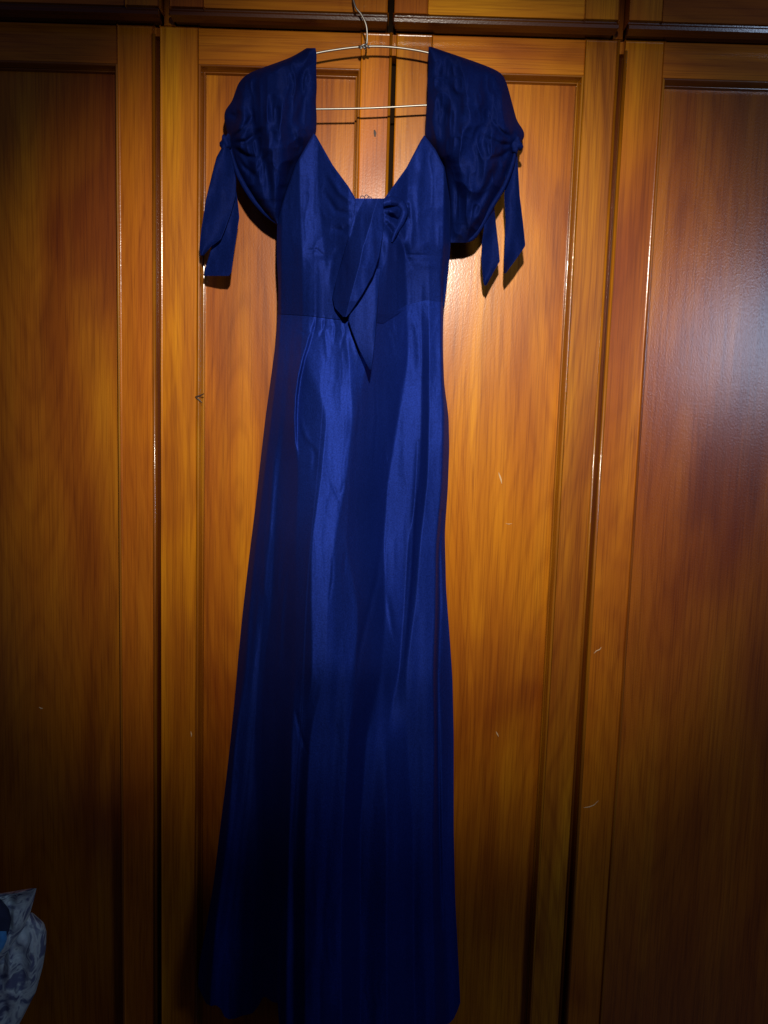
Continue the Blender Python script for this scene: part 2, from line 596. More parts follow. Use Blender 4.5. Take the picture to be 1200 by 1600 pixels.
HP = -0.0168
sliver('scuff_mark', [(779, 738, HP), (781, 744, HP), (783, 750, HP), (784, 756, HP)], 0.0012, M['scuff'], d3)
sliver('scuff_mark', [(790, 818, HP), (795, 819, HP), (800, 818, HP)], 0.0006, M['scuff'], d3)
sliver('scuff_mark', [(928, 1021, 0.0002), (932, 1017, 0.0002), (937, 1015, 0.0002), (940, 1011, 0.0002)], 0.0009, M['scuff'], d4)
sliver('scuff_mark', [(912, 1262, 0.0002), (920, 1261, 0.0002), (928, 1258, 0.0002), (935, 1251, 0.0002)], 0.0009, M['scuff'], d4)
sliver('scuff_mark', [(775, 1143, HP), (777, 1147, HP), (779, 1151, HP)], 0.0010, M['scuff'], d3)
sliver('scuff_mark', [(298, 1143, 0.0002), (299, 1147, 0.0002), (299, 1151, 0.0002)], 0.0010, M['scuff'], d2)
sliver('scuff_mark', [(61, 1105, HP), (64, 1107, HP), (67, 1107, HP)], 0.0013, M['scuff'], d1)
sliver('knot_mark', [(305, 620, 0.003), (311, 619, 0.003), (319, 615, 0.003)], 0.0016, M['knot'], d2)
sliver('knot_mark', [(306, 621, 0.003), (311, 625, 0.003), (316, 630, 0.003)], 0.0014, M['knot'], d2)
sliver('knot_mark', [(585, 203, 0.0002), (586, 208, 0.0002), (586, 214, 0.0002)], 0.0022, M['knot'], d2, 0.0002)


# ------------------------------------------------------------------ dress: cloth fields
def pw(pts):
    xs = np.array([p[0] for p in pts], float)
    ys = np.array([p[1] for p in pts], float)
    o = np.argsort(xs, kind='stable')
    xs, ys = xs[o], ys[o]
    return lambda v: np.interp(v, xs, ys)


def by_y(pts, soft=0.0):
    f = pw([(y, x) for x, y in pts])
    if not soft:
        return f
    y0, y1 = min(p[1] for p in pts), max(p[1] for p in pts)
    ys = np.arange(y0, y1 + 0.5, 0.5)
    v = f(ys)
    r = int(soft * 6)
    k = np.exp(-0.5 * (np.arange(-r, r + 1) * 0.5 / soft) ** 2)
    k /= k.sum()
    v2 = np.convolve(np.concatenate([2 * v[0] - v[r:0:-1], v, 2 * v[-1] - v[-2:-r - 2:-1]]), k, 'valid')
    return lambda q: np.interp(q, ys, v2)


_rng = np.random.RandomState(11)
_lat = _rng.rand(256, 256)


def vnoise(x, y, ox=0):
    x = np.asarray(x, float) + ox * 17.31
    y = np.asarray(y, float) + ox * 9.77
    xi, yi = np.floor(x).astype(int), np.floor(y).astype(int)
    fx, fy = x - xi, y - yi
    fx = fx * fx * fx * (fx * (fx * 6 - 15) + 10)
    fy = fy * fy * fy * (fy * (fy * 6 - 15) + 10)
    g = lambda i, j: _lat[i % 256, j % 256]
    a = g(xi, yi) * (1 - fx) + g(xi + 1, yi) * fx
    b_ = g(xi, yi + 1) * (1 - fx) + g(xi + 1, yi + 1) * fx
    return (a * (1 - fy) + b_ * fy) * 2 - 1


def crumple(x, y, sx, sy, seed):
    wx = x + 5 * vnoise(x / 30, y / 30, seed + 50)
    wy = y + 9 * vnoise(x / 30, y / 40, seed + 60)
    a = 1 - np.abs(vnoise(wx / sx, wy / sy, seed)) * 2
    b_ = 1 - np.abs(vnoise(wx / sx * 2.1, wy / sy * 1.9, seed + 7)) * 2
    return a + 0.45 * b_


def blur_x(a, s):
    r = int(s * 3) + 1
    k = np.exp(-0.5 * (np.arange(-r, r + 1) / s) ** 2)
    k /= k.sum()
    p = np.pad(a, ((0, 0), (r, r)), mode='edge')
    return np.stack([np.convolve(row, k, 'valid') for row in p])


def blur_y(a, s):
    return blur_x(a.T, s).T


def groove(Xg, Yg, pts, w, amp, sharp=2.0):
    """ridge (amp>0) or crease (amp<0) following a polyline, fading at its ends"""
    best = np.full(Xg.shape, 1e9)
    tt = np.zeros(Xg.shape)
    P = np.array(pts, float)
    seg = np.hypot(*(P[1:] - P[:-1]).T)
    cum = np.concatenate([[0], np.cumsum(seg)])
    for i in range(len(P) - 1):
        d = P[i + 1] - P[i]
        t = np.clip(((Xg - P[i, 0]) * d[0] + (Yg - P[i, 1]) * d[1]) / (d @ d), 0, 1)
        q = np.hypot(Xg - P[i, 0] - t * d[0], Yg - P[i, 1] - t * d[1])
        m_ = q < best
        best = np.where(m_, q, best)
        tt = np.where(m_, (cum[i] + t * seg[i]) / cum[-1], tt)
    fade = np.sin(np.pi * np.clip(tt, 0.03, 0.97)) ** 0.6
    return amp * fade * np.exp(-(best / w) ** sharp)


class Field:
    """height above the doors sampled on a pixel grid"""
    def __init__(self, x0, x1, y0, y1, step=1.0):
        self.x0, self.y0, self.s = x0, y0, step
        self.xs = np.arange(x0, x1 + step, step)
        self.ys = np.arange(y0, y1 + step, step)
        self.Xg, self.Yg = np.meshgrid(self.xs, self.ys)
        self.h = np.zeros(self.Xg.shape)

    def __call__(self, x, y):
        fx = np.clip((np.asarray(x, float) - self.x0) / self.s, 0, len(self.xs) - 1.001)
        fy = np.clip((np.asarray(y, float) - self.y0) / self.s, 0, len(self.ys) - 1.001)
        i, j = fx.astype(int), fy.astype(int)
        u, v = fx - i, fy - j
        h = self.h
        return (h[j, i] * (1 - u) + h[j, i + 1] * u) * (1 - v) + (h[j + 1, i] * (1 - u) + h[j + 1, i + 1] * u) * v


def from_slopes(fld, rows, side, Lf, Rf, blur=0.8, yblur=8, gain=1.55):
    """rows: (y, bounds[n+1], slopes[n]); integrates the slope across the cloth, side(y) = height at both seams"""
    NU = 700
    u = (np.arange(NU) + 0.5) / NU
    ys = fld.ys
    Lx, Rx = Lf(ys)[:, None], Rf(ys)[:, None]
    W = Rx - Lx
    ky = np.array([r[0] for r in rows], float)
    nb = len(rows[0][1])
    B = np.stack([np.interp(ys, ky, [r[1][k] for r in rows]) for k in range(nb)], 1)
    B = blur_y(B, 14)
    Bu = (B - Lx) / W
    Bu[:, 0], Bu[:, -1] = -0.01, 1.01
    S = np.stack([np.interp(ys, ky, [r[2][k] for r in rows]) for k in range(nb - 1)], 1) * gain
    S = blur_y(S, 14)
    sl = np.zeros((len(ys), NU))
    for k in range(nb - 1):
        c = np.clip((u[None, :] - Bu[:, k:k + 1]) * NU + 0.5, 0, 1) * np.clip((Bu[:, k + 1:k + 2] - u[None, :]) * NU + 0.5, 0, 1)
        sl += c * S[:, k:k + 1]
    xx = Lx + u[None, :] * W
    yy = ys[:, None] + 0 * xx
    sl += 0.12 * vnoise(xx / 11.0, yy / 150.0, 3) + 0.07 * vnoise(xx / 5.0, yy / 80.0, 5) + 0.14 * vnoise(xx / 26.0, yy / 190.0, 8)
    sl = blur_x(sl, blur * NU / 300.0)
    sl = blur_y(sl, yblur)
    sl -= sl.mean(1, keepdims=True)
    h = np.concatenate([np.zeros((len(ys), 1)), np.cumsum(sl, 1)], 1) * 0.001 * W / NU
    ug = np.clip((fld.Xg - Lx) / W, 0, 1) * NU
    i = np.minimum(ug.astype(int), NU - 1)
    f = ug - i
    j = np.arange(len(ys))[:, None]
    fld.h = h[j, i] * (1 - f) + h[j, i + 1] * f + side(fld.Yg)


# outlines (photo pixels)
sk_L = by_y([(434, 466), (434, 490), (430, 540), (422, 600), (415, 650), (407, 720), (398, 800), (388, 880), (380, 950), (374, 1010), (368, 1080),
             (361, 1150), (352, 1230), (342, 1310), (334, 1380), (322, 1450), (312, 1500), (309, 1535), (308, 1650)], 9.0)
sk_R = by_y([(694, 466), (693, 480), (692, 540), (694, 600), (701, 650), (702, 700), (700, 760), (695, 830), (697, 920), (703, 1000), (707, 1060),
             (709, 1150), (709, 1300), (711, 1400), (716, 1500), (719, 1560), (721, 1650)], 9.0)
waist = pw([(430, 489), (480, 492), (545, 500), (600, 504), (634, 482), (665, 474), (697, 478)])
bo_L = by_y([(433, 190), (433, 345), (432, 400), (435, 450), (434, 495), (433, 520)], 9.0)
bo_R = by_y([(704.5, 190), (704.5, 378), (700, 430), (694, 478), (692, 520)], 9.0)
bo_top = pw([(430, 350), (433, 345), (447, 300), (462, 257), (490, 208), (494, 212), (520, 258), (545, 292), (556, 311), (600, 311), (612, 294), (635, 262),
             (657, 220), (663, 211), (680, 233), (695, 262), (703, 310), (705, 345)])

# ---- skirt field
skirt_f = Field(296, 730, 466, 1650)
rows = [
    (466, [434, 440, 450, 458, 474, 484, 545, 592, 634, 658, 670, 688, 690, 693.5], [2.0, .75, .7, .75, .3, 0.15, -.05, -.85, -.15, 0, -.25, -1.2, -2.0]),
    (560, [428, 434, 444, 452, 470, 478, 545, 574, 638, 660, 671, 689, 691, 693], [2.2, .9, .7, .9, .5, -.05, -.25, -.95, -.05, .9, -.25, -1.5, -2.2]),
    (650, [416, 424, 438, 446, 463, 511, 552, 557, 622, 659, 670, 692, 695, 702], [2.3, 1.0, .8, 1.0, .45, -.05, -.8, -1.05, -.05, 1.1, -.2, -1.2, -2.0]),
    (750, [403, 412, 428, 434, 466, 501, 541, 546, 606, 655, 668, 690, 692, 701], [2.2, 1.0, .6, 1.05, .6, -.05, -.8, -1.15, -.05, 1.2, -.2, -1.5, -2.0]),
    (850, [391, 400, 420, 428, 462, 486, 522, 541, 599, 638, 656, 682, 685, 695], [2.0, 1.0, .5, 1.1, .9, -.05, -.5, -1.2, -.1, 1.1, -.15, -2.0, -1.6]),
    (950, [381, 390, 412, 424, 462, 486, 511, 560, 602, 632, 648, 681, 690, 698], [1.8, .8, .5, 1.1, .9, -.05, -.35, -1.25, -.3, 1.0, -.1, -2.2, -.6]),
    (1050, [371, 384, 402, 412, 462, 488, 509, 556, 596, 624, 634, 677, 688, 707], [1.5, .3, .6, 1.0, .9, -.05, -.25, -1.15, -.7, .5, -.1, -2.4, -.8]),
    (1150, [361, 368, 398, 408, 456, 474, 484, 545, 572, 602, 636, 680, 688, 709], [1.5, .15, .7, 1.05, .1, .7, -.1, -1.3, -.3, -.4, -.05, -2.0, -.8]),
    (1300, [344, 356, 402, 410, 452, 464, 476, 536, 562, 604, 645, 676, 690, 709.5], [1.2, -.15, .6, 1.0, -.2, .9, -.1, -1.3, 0, -.6, -.05, -1.3, -.6]),
    (1450, [322, 336, 396, 410, 448, 462, 476, 534, 562, 604, 645, 678, 692, 714], [1.1, -.15, .6, 1.0, -.2, .8, -.1, -1.2, 0, -.6, -.05, -1.2, -.6]),
    (1650, [308, 322, 392, 410, 446, 462, 476, 534, 562, 606, 648, 682, 698, 722], [1.1, -.15, .6, 1.0, -.2, .8, -.1, -1.2, 0, -.6, -.05, -1.2, -.6]),
]
side_s = pw([(466, 0.036), (700, 0.030), (1100, 0.026), (1650, 0.024)])
from_slopes(skirt_f, rows, side_s, sk_L, sk_R)
G = lambda *a: groove(skirt_f.Xg, skirt_f.Yg, *a)
add = np.zeros(skirt_f.h.shape)
# crinkles half way down and at the dart
for pts, w, a in (
        ([(517, 752), (524, 768), (532, 785)], 2.6, -0.0012), ([(539, 750), (534, 766), (529, 776)], 2.6, -0.0009),
        ([(541, 748), (545, 766)], 2.0, -0.0015), ([(520, 862), (519, 905), (514, 940)], 2.4, -0.0016),
        ([(540, 858), (538, 900)], 2.4, -0.0014), ([(486, 690), (492, 712), (490, 740)], 4, -0.0022),
        ([(470, 655), (478, 682), (492, 700)], 4, 0.0022), ([(600, 700), (606, 730)], 2.5, -0.0018),
        ([(599, 820), (590, 900), (563, 1010), (548, 1110), (545, 1160)], 4.5, -0.0035),
        ([(462, 1110), (470, 1150), (480, 1178)], 3.0, -0.0030), ([(605, 930), (612, 980), (617, 1000)], 4, 0.003),
        ([(470, 520), (500, 508), (540, 506)], 5, -0.0022), ([(498, 500), (508, 520), (512, 560)], 4, 0.0020),
        ([(530, 500), (540, 530), (548, 580)], 5, 0.0020), ([(590, 505), (606, 520), (618, 560)], 4, -0.0020),
        ([(640, 486), (652, 520), (655, 580)], 5, 0.0018),
        ([(690, 800), (685.5, 860), (686, 950), (683, 1060), (684, 1150), (686, 1300), (689, 1450)], 3.2, -0.014), ([(653, 690), (648, 790), (642, 900), (630, 1040)], 3, -0.004),
        ([(466, 515), (478, 522), (492, 514)], 2.5, -0.0026), ([(495, 490), (493, 505), (490, 520)], 2.5, -0.0030), ([(508, 494), (506, 512), (498, 530)], 2.5, -0.0022),
        ([(520, 496), (524, 512), (522, 535)], 2.5, -0.0022), ([(536, 500), (538, 520), (533, 545)], 2.5, -0.0020), ([(612, 500), (616, 520)], 2.5, -0.0016),
        ([(560, 585), (562, 640), (556, 700)], 3, -0.0014), ([(586, 575), (589, 660), (583, 740)], 2.2, -0.0010), ([(430, 700), (424, 780), (420, 860)], 4, 0.0022),
        ([(448, 880), (440, 960), (436, 1040)], 4, 0.0022), ([(405, 930), (398, 1010), (392, 1090)], 5, 0.0025)):
    add += G(pts, w, a)
# overlapping pleat edge at the left of the front: cloth left of the line stands proud
pl_x = by_y([(492, 505), (484, 530), (475, 560), (468, 590), (464, 620), (462.5, 650), (463, 690), (466, 710)])
py = skirt_f.Yg
px_e = pl_x(py)
amt = np.interp(py, [500, 530, 590, 660, 700, 720], [0, 0.007, 0.018, 0.014, 0.004, 0])
dx_ = skirt_f.Xg - px_e
stp = 0.5 - 0.5 * np.tanh(dx_ / 1.6)
add += blur_y(amt * (stp * np.exp(np.minimum(dx_, 0) / 26.0) - (1 - stp) * 0.5 * np.exp(-np.maximum(dx_, 0) / 8.0)), 3)
edge_fade = np.clip(np.minimum(skirt_f.Xg - np.interp(skirt_f.ys, [r[0] for r in rows], [r[1][0] for r in rows])[:, None],
                               np.interp(skirt_f.ys, [r[0] for r in rows], [r[1][-1] for r in rows])[:, None] - skirt_f.Xg) / 8.0, 0, 1)
skirt_f.h = skirt_f.h + (add + 0.0006 * crumple(skirt_f.Xg, skirt_f.Yg, 24, 130, 91) + 0.0004 * crumple(skirt_f.Xg, skirt_f.Yg, 12, 30, 97) * np.clip(1 - (skirt_f.Yg - 480) / 260, 0.15, 1)) * edge_fade
low = np.clip((skirt_f.Yg - 700) / 900.0, 0, 1)
skirt_f.h += edge_fade * low * 0.03 * np.sin(np.clip((skirt_f.Xg - 310) / 400, 0, 1) * math.pi)
print('skirt height range', skirt_f.h.min(), skirt_f.h.max())

# ---- bodice field
bod_f = Field(425, 715, 190, 520)
rows_b = [
    (190, [433, 441, 468, 497, 545, 600, 610, 637, 694, 704.5], [1.6, .8, .1, .75, 0, -.1, -.8, -.15, -1.6]),
    (300, [433, 441, 468, 497, 545, 600, 610, 637, 694, 704.5], [1.8, .9, .1, .8, 0, -.1, -.9, -.15, -1.8]),
    (400, [432, 440, 472, 508, 545, 596, 606, 632, 692, 701.5], [2.0, 1.0, 0, .7, -.2, -.05, -1.0, -.2, -2.0]),
    (470, [434, 440, 472, 515, 545, 590, 602, 634, 688, 695], [2.2, .9, 0, .5, -.2, -.05, -.9, -.15, -2.0]),
    (520, [434, 440, 472, 515, 545, 590, 602, 634, 688, 693], [2.2, .8, 0, .5, -.2, -.05, -.8, -.15, -2.0])]
from_slopes(bod_f, rows_b, pw([(190, 0.046), (350, 0.040), (520, 0.036)]), bo_L, bo_R, gain=1.25)
Gb = lambda *a: groove(bod_f.Xg, bod_f.Yg, *a)
add = np.zeros(bod_f.h.shape)
for pts, w, a in (
        ([(598, 325), (618, 318), (634, 320)], 4, -0.0045), ([(602, 335), (622, 345), (634, 338), (637, 322)], 4, -0.006),
        ([(604, 350), (612, 365), (616, 380)], 4, -0.004), ([(606, 330), (622, 330)], 5, 0.005),
        ([(600, 345), (625, 375), (640, 415)], 6, -0.004), ([(640, 310), (645, 350), (640, 400)], 5, 0.0025),
        ([(552, 318), (530, 300), (512, 270)], 5, 0.0030), ([(552, 335), (525, 330), (505, 300)], 5, -0.0030),
        ([(545, 350), (536, 360), (515, 358)], 5, -0.0035), ([(545, 375), (520, 400), (480, 398)], 5, -0.0020),
        ([(478, 392), (495, 390), (508, 402)], 2.5, -0.0016), ([(545, 395), (525, 410), (516, 408)], 3, -0.0016),
        ([(520, 400), (516, 440), (522, 478)], 5, -0.0040),
        ([(636, 398), (665, 399), (672, 400)], 2, -0.0010), ([(660, 225), (652, 300), (655, 390)], 6, 0.002),
        ([(484, 488), (495, 482), (510, 490)], 4, 0.003), ([(500, 494), (512, 486), (528, 492)], 4, -0.003)):
    add += Gb(pts, w, a)
bod_f.h += add * 1.7 + 0.0010 * crumple(bod_f.Xg, bod_f.Yg, 20, 45, 95)
wsk = np.clip((bod_f.Yg - 370) / 118.0, 0, 1)
wsk = wsk * wsk * (3 - 2 * wsk)
bod_f.h = bod_f.h * (1 - wsk) + (skirt_f(bod_f.Xg, np.maximum(bod_f.Yg, 490)) + 0.0016) * wsk
print('bodice height range', bod_f.h.min(), bod_f.h.max())

def grid_mesh(name, P, mat, parent, Pb=None, uv=True):
    """P: (ny, nx, 3) front sheet; Pb: back sheet sharing the first and last column and joined along them"""
    ny, nx = P.shape[:2]
    V = [P.reshape(-1, 3)]
    idx = np.arange(ny * nx).reshape(ny, nx)
    quads = [np.stack([idx[:-1, :-1], idx[1:, :-1], idx[1:, 1:], idx[:-1, 1:]], -1).reshape(-1, 4)]
    U = [np.stack(np.meshgrid(np.linspace(0, 1, nx), np.linspace(1, 0, ny)), -1).reshape(-1, 2)]
    if Pb is not None:
        ib = np.arange(ny * (nx - 2)).reshape(ny, nx - 2) + ny * nx
        V.append(Pb[:, 1:-1].reshape(-1, 3))
        full = np.concatenate([idx[:, :1], ib, idx[:, -1:]], 1)
        quads.append(np.stack([full[:-1, :-1], full[:-1, 1:], full[1:, 1:], full[1:, :-1]], -1).reshape(-1, 4))
        U.append(U[0].reshape(ny, nx, 2)[:, 1:-1].reshape(-1, 2))
    V = np.concatenate(V)
    Q = np.concatenate(quads)
    UV = np.concatenate(U)
    me = bpy.data.meshes.new(name)
    me.vertices.add(len(V))
    me.vertices.foreach_set('co', V.astype(np.float32).ravel())
    me.loops.add(len(Q) * 4)
    me.loops.foreach_set('vertex_index', Q.astype(np.int32).ravel())
    me.polygons.add(len(Q))
    me.polygons.foreach_set('loop_start', np.arange(0, len(Q) * 4, 4, dtype=np.int32))
    me.polygons.foreach_set('use_smooth', np.ones(len(Q), dtype=bool))
    lay = me.uv_layers.new(name='UVMap')
    lay.data.foreach_set('uv', UV[Q.ravel()].astype(np.float32).ravel())
    me.update(calc_edges=True)
    me.validate()
    return link(name, me, mat, parent)


dress = empty('dress', None, 'long royal blue satin dress with tied sleeves and bust bow, on wire hanger', 'dress')


def sheet(name, Lf, Rf, topf, botf, hfun, nx, ny, parent, back=None, mat=None):
    """column grid: u across, v from topf(x) down to botf(x)"""
    u = np.linspace(0, 1, nx)[None, :].repeat(ny, 0)
    v = np.linspace(0, 1, ny)[:, None].repeat(nx, 1)
    ymid = 0.5 * (topf(u) + botf(u))
    y = topf(u) + (botf(u) - topf(u)) * v
    x = Lf(y) + (Rf(y) - Lf(y)) * u
    h = hfun(x, y, u, v)
    P = at_np(x, y, h)
    Pb = None
    if back is not None:
        Pb = at_np(x, y, np.minimum(back(x, y, u, v), h - 0.002))
    return grid_mesh(name, P, mat or M['satin'], parent, Pb)


# ---- skirt
def sk_top(u):
    return waist(434 + u * 260) - 5


_hem_x = [308, 315, 322, 330, 338, 345, 350, 358, 366, 376, 386, 396, 405, 411, 416, 424, 434, 437, 460, 500, 540, 560, 600, 640, 680, 694, 704, 711, 717, 722]
_hem_y = [1540, 1552, 1566, 1574, 1574, 1577, 1587, 1592, 1592, 1588, 1585, 1580, 1572, 1562, 1560, 1562, 1566, 1606, 1612, 1618, 1612, 1618, 1610, 1606, 1605, 1603, 1599, 1592, 1580, 1566]


def sk_bot(u):
    return np.interp(308 + u * 414, _hem_x, _hem_y) + 3.5 * np.sin(u * 70) * (0.5 + 0.5 * np.sin(u * 31))


sheet('skirt', sk_L, sk_R, sk_top, sk_bot, lambda x, y, u, v: skirt_f(x, y), 300, 560, dress,
      back=lambda x, y, u, v: 0.012 + 0.004 * np.sin(u * 25 + 2 * v) + 0 * x)


# ---- bodice
def bo_t(u):
    return bo_top(433 + u * 271.5)


def bo_b(u):
    return waist(434 + u * 260) + 1.0


def bo_h(x, y, u, v):
    # neckline turns back a touch
    roll = np.clip(1 - (y - bo_top(x)) / 7.0, 0, 1)
    return bod_f(x, y) - 0.004 * roll ** 2


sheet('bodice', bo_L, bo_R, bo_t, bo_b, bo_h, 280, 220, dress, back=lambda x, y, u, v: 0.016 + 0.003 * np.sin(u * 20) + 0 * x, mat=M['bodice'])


# ---- sleeves (row grids)
def rows_sheet(name, Lp, Rp, y0, y1, hfun, nx, ny, parent, back=None, mat=None, ypow=1.0, soft=0.0):
    Lf, Rf = by_y(Lp, soft), by_y(Rp, soft)
    u = np.linspace(0, 1, nx)[None, :].repeat(ny, 0)
    v = (np.linspace(0, 1, ny) ** ypow)[:, None].repeat(nx, 1)
    y = y0 + (y1 - y0) * v
    x = Lf(y) + (Rf(y) - Lf(y)) * u
    h = hfun(x, y, u, v)
    P = at_np(x, y, h)
    Pb = at_np(x, y, np.minimum(back(x, y, u, v), h - 0.0012)) if back is not None else None
    return grid_mesh(name, P, mat or M['satin'], parent, Pb)


def feat(x, y, L):
    s = np.zeros(np.shape(x))
    for pts, w, a in L:
        s = s + groove(x, y, pts, w, a)
    return s


SL_F = [([(356, 222), (378, 204), (398, 178)], 4, -0.008), ([(358, 224), (384, 222), (404, 208)], 4, -0.008), ([(360, 228), (384, 244), (406, 248)], 4, -0.008), ([(364, 236), (382, 262), (400, 276)], 4, -0.007),
        ([(398, 120), (392, 170), (400, 215), (412, 262), (424, 312)], 9, -0.016), ([(430, 110), (440, 170), (436, 230), (446, 300)], 14, 0.016),
        ([(470, 90), (476, 150), (470, 200)], 10, -0.009), ([(458, 205), (468, 230), (452, 275), (440, 315)], 7, -0.012),
        ([(372, 135), (378, 180), (374, 225), (386, 275)], 9, 0.010), ([(352, 178), (368, 182), (376, 172)], 5, -0.010),
        ([(410, 150), (420, 190), (414, 230)], 7, 0.006), ([(425, 255), (430, 290), (432, 330)], 6, 0.008), ([(360, 225), (385, 250), (400, 290)], 7, -0.010),
        ([(480, 90), (460, 125), (435, 150)], 6, 0.004), ([(485, 120), (468, 160), (455, 185)], 6, 0.004)]
SR_F = [([(806, 224), (784, 208), (764, 184)], 4, -0.008), ([(806, 226), (782, 226), (758, 214)], 4, -0.007), ([(804, 230), (784, 244), (764, 250)], 4, -0.007),
        ([(690, 90), (700, 150), (694, 210)], 12, -0.008), ([(720, 95), (735, 150), (720, 210), (712, 260)], 16, 0.014),
        ([(760, 110), (768, 160), (750, 220), (735, 290)], 10, -0.010), ([(785, 130), (790, 180), (775, 235), (752, 300)], 12, 0.012),
        ([(806, 235), (780, 250), (762, 290), (740, 330)], 7, -0.010), ([(812, 206), (796, 212), (780, 205)], 5, -0.006),
        ([(706, 260), (716, 310), (712, 350)], 8, -0.012), ([(740, 240), (735, 300), (725, 355)], 8, 0.008), ([(765, 300), (745, 340), (730, 362)], 6, 0.008),
        ([(684, 100), (705, 130), (725, 150)], 6, 0.004), ([(674, 140), (690, 170), (705, 190)], 6, -0.004)]
SLL = [(479, 75), (455, 90), (420, 102), (385, 115), (372, 130), (362, 160), (351, 172), (350, 185), (353, 200), (357, 215), (362, 240), (370, 268), (385, 298), (405, 325), (431, 351)]
SLR = [(493, 75), (495, 84), (494, 110), (495.2, 135), (493.6, 160), (495, 185), (494, 211), (478, 232), (462, 257), (447, 300), (433.5, 351)]
SRL = [(670, 73), (669, 84), (669.4, 105), (667.6, 130), (668, 152), (665.6, 175), (665.4, 195), (663, 213), (680, 236), (696, 262), (703.5, 310), (704, 379)]
SRR = [(674, 73), (700, 82), (745, 97), (783, 112), (792, 130), (800, 160), (808, 190), (819, 204), (820, 216), (808, 230), (803, 250), (790, 290), (770, 325), (752, 362), (734, 379)]


def puff(feats, y0, y1, inner_left, hi_in):
    def f(x, y, u, v):
        dome = np.clip(4 * u * (1 - u), 0, 1) ** 0.9
        lift = np.interp(y, [y0, y0 + 20, y0 + 90, y1 - 120, y1 - 40, y1], [0.004, 0.020, 0.060, 0.070, 0.040, 0.004])
        base = np.where(inner_left, 1 - u, u)          # 1 at the inner (neck) side
        h = 0.030 + hi_in * base + dome * lift
        fd = np.clip(np.minimum(u, 1 - u) * 7, 0, 1) * np.clip((y - y0) / 25, 0, 1)
        h = h + fd * (feat(x, y, feats) + 0.0052 * crumple(x, y, 22, 46, 21) + 0.0010 * vnoise(x / 9, y / 16, 33))
        return h
    return f


bk = lambda x, y, u, v: 0.012 + 0.003 * np.sin(9 * u + 6 * v)
sl = rows_sheet('sleeve', SLL, SLR, 75, 351, puff(SL_F, 75, 351, False, 0.016), 130, 200, dress, bk, M['sleeve_cloth'], soft=5.0)
sr = rows_sheet('sleeve', SRL, SRR, 73, 379, puff(SR_F, 73, 379, True, 0.016), 130, 210, dress, bk, M['sleeve_cloth'], soft=5.0)


def ribbon(name, pts, w, hs, parent, nx=9, sub=8, arch=0.003, mat=None):
    """cloth band following a pixel polyline; w width in px, hs heights"""
    P = np.array(pts, float)
    n = len(P)
    t = np.linspace(0, n - 1, (n - 1) * sub + 1)
    def cr(col):
        out = []
        for tv in t:
            i = min(int(tv), n - 2)
            f = tv - i
            p0, p1, p2, p3 = col[max(i - 1, 0)], col[i], col[i + 1], col[min(i + 2, n - 1)]
            out.append(0.5 * (2 * p1 + (p2 - p0) * f + (2 * p0 - 5 * p1 + 4 * p2 - p3) * f * f + (3 * p1 - p0 - 3 * p2 + p3) * f ** 3))
        return np.array(out)
    cx, cy = cr(P[:, 0]), cr(P[:, 1])
    hh = np.interp(t, range(n), hs)
    ww = np.interp(t, range(n), w if hasattr(w, '__len__') else [w] * n)
    tx, ty = np.gradient(cx), np.gradient(cy)
    l = np.hypot(tx, ty)
    nxv, nyv = -ty / l, tx / l
    s = np.linspace(-0.5, 0.5, nx)[None, :]
    x = cx[:, None] + nxv[:, None] * ww[:, None] * s
    y = cy[:, None] + nyv[:, None] * ww[:, None] * s
    h = hh[:, None] + arch * (1 - (2 * s) ** 2)
    return grid_mesh(name, at_np(x, y, h), mat or M['satin'], parent, at_np(x, y, h - 0.0015 - arch * 1.2 * (1 - (2 * s) ** 2)))


ribbon('cuff', [(357, 218), (364, 250), (376, 280), (394, 309), (414, 332), (432, 347)], [5, 7, 8, 9, 9, 7], [0.036, 0.040, 0.046, 0.048, 0.044, 0.040], sl, mat=M['sleeve_cloth'])
ribbon('cuff', [(806, 232), (801, 255), (788, 290), (768, 323), (750, 356), (734, 374), (706, 376)], [5, 7, 7, 8, 8, 8, 7], [0.044, 0.048, 0.050, 0.048, 0.044, 0.038, 0.036], sr, mat=M['sleeve_cloth'])


def tail_h(h0, h1, twist, ph):
    def f(x, y, u, v):
        return h0 + (h1 - h0) * v + twist * np.sin(ph + 2.6 * u + 3.0 * v) + 0.0015 * vnoise(x / 9, y / 25, 41)
    return f


def thin(f, t=0.0016):
    return lambda x, y, u, v: f(x, y, u, v) - t


def tie(name, Lp, Rp, y0, y1, f, parent, ny=60):
    return rows_sheet(name, Lp, Rp, y0, y1, f, 24, ny, parent, thin(f), M['sleeve_cloth'])


tie('tie_end', [(352, 298), (345, 330), (338, 360), (328, 395), (319, 424), (318, 431)], [(369, 298), (372, 318), (374, 340), (369, 372), (365, 398), (362, 425), (358, 431)], 298, 431,
    tail_h(0.034, 0.026, 0.008, 2.2), sl)
tie('tie_end', [(346, 231), (338, 246), (333, 265), (322, 310), (315, 355), (312, 380), (313, 399)], [(358, 231), (364, 250), (369, 280), (369, 305), (362, 330), (353, 355), (345, 374), (330, 385), (318, 399)], 231, 399,
    tail_h(0.052, 0.038, 0.010, 0.6), sl)
tie('tie_end', [(764, 322), (757, 350), (753, 378), (752, 405), (755, 440), (757, 446)], [(772, 322), (775, 350), (779, 385), (781, 408), (770, 427), (760, 446)], 322, 446, tail_h(0.040, 0.032, 0.007, 1.0), sr)
tie('tie_end', [(796, 238), (790, 262), (788, 310), (790, 345), (788, 390), (787, 427)], [(808, 238), (810, 270), (812, 305), (817, 345), (821, 384), (805, 407), (790, 427)], 238, 427, tail_h(0.050, 0.034, 0.010, 2.4), sr)


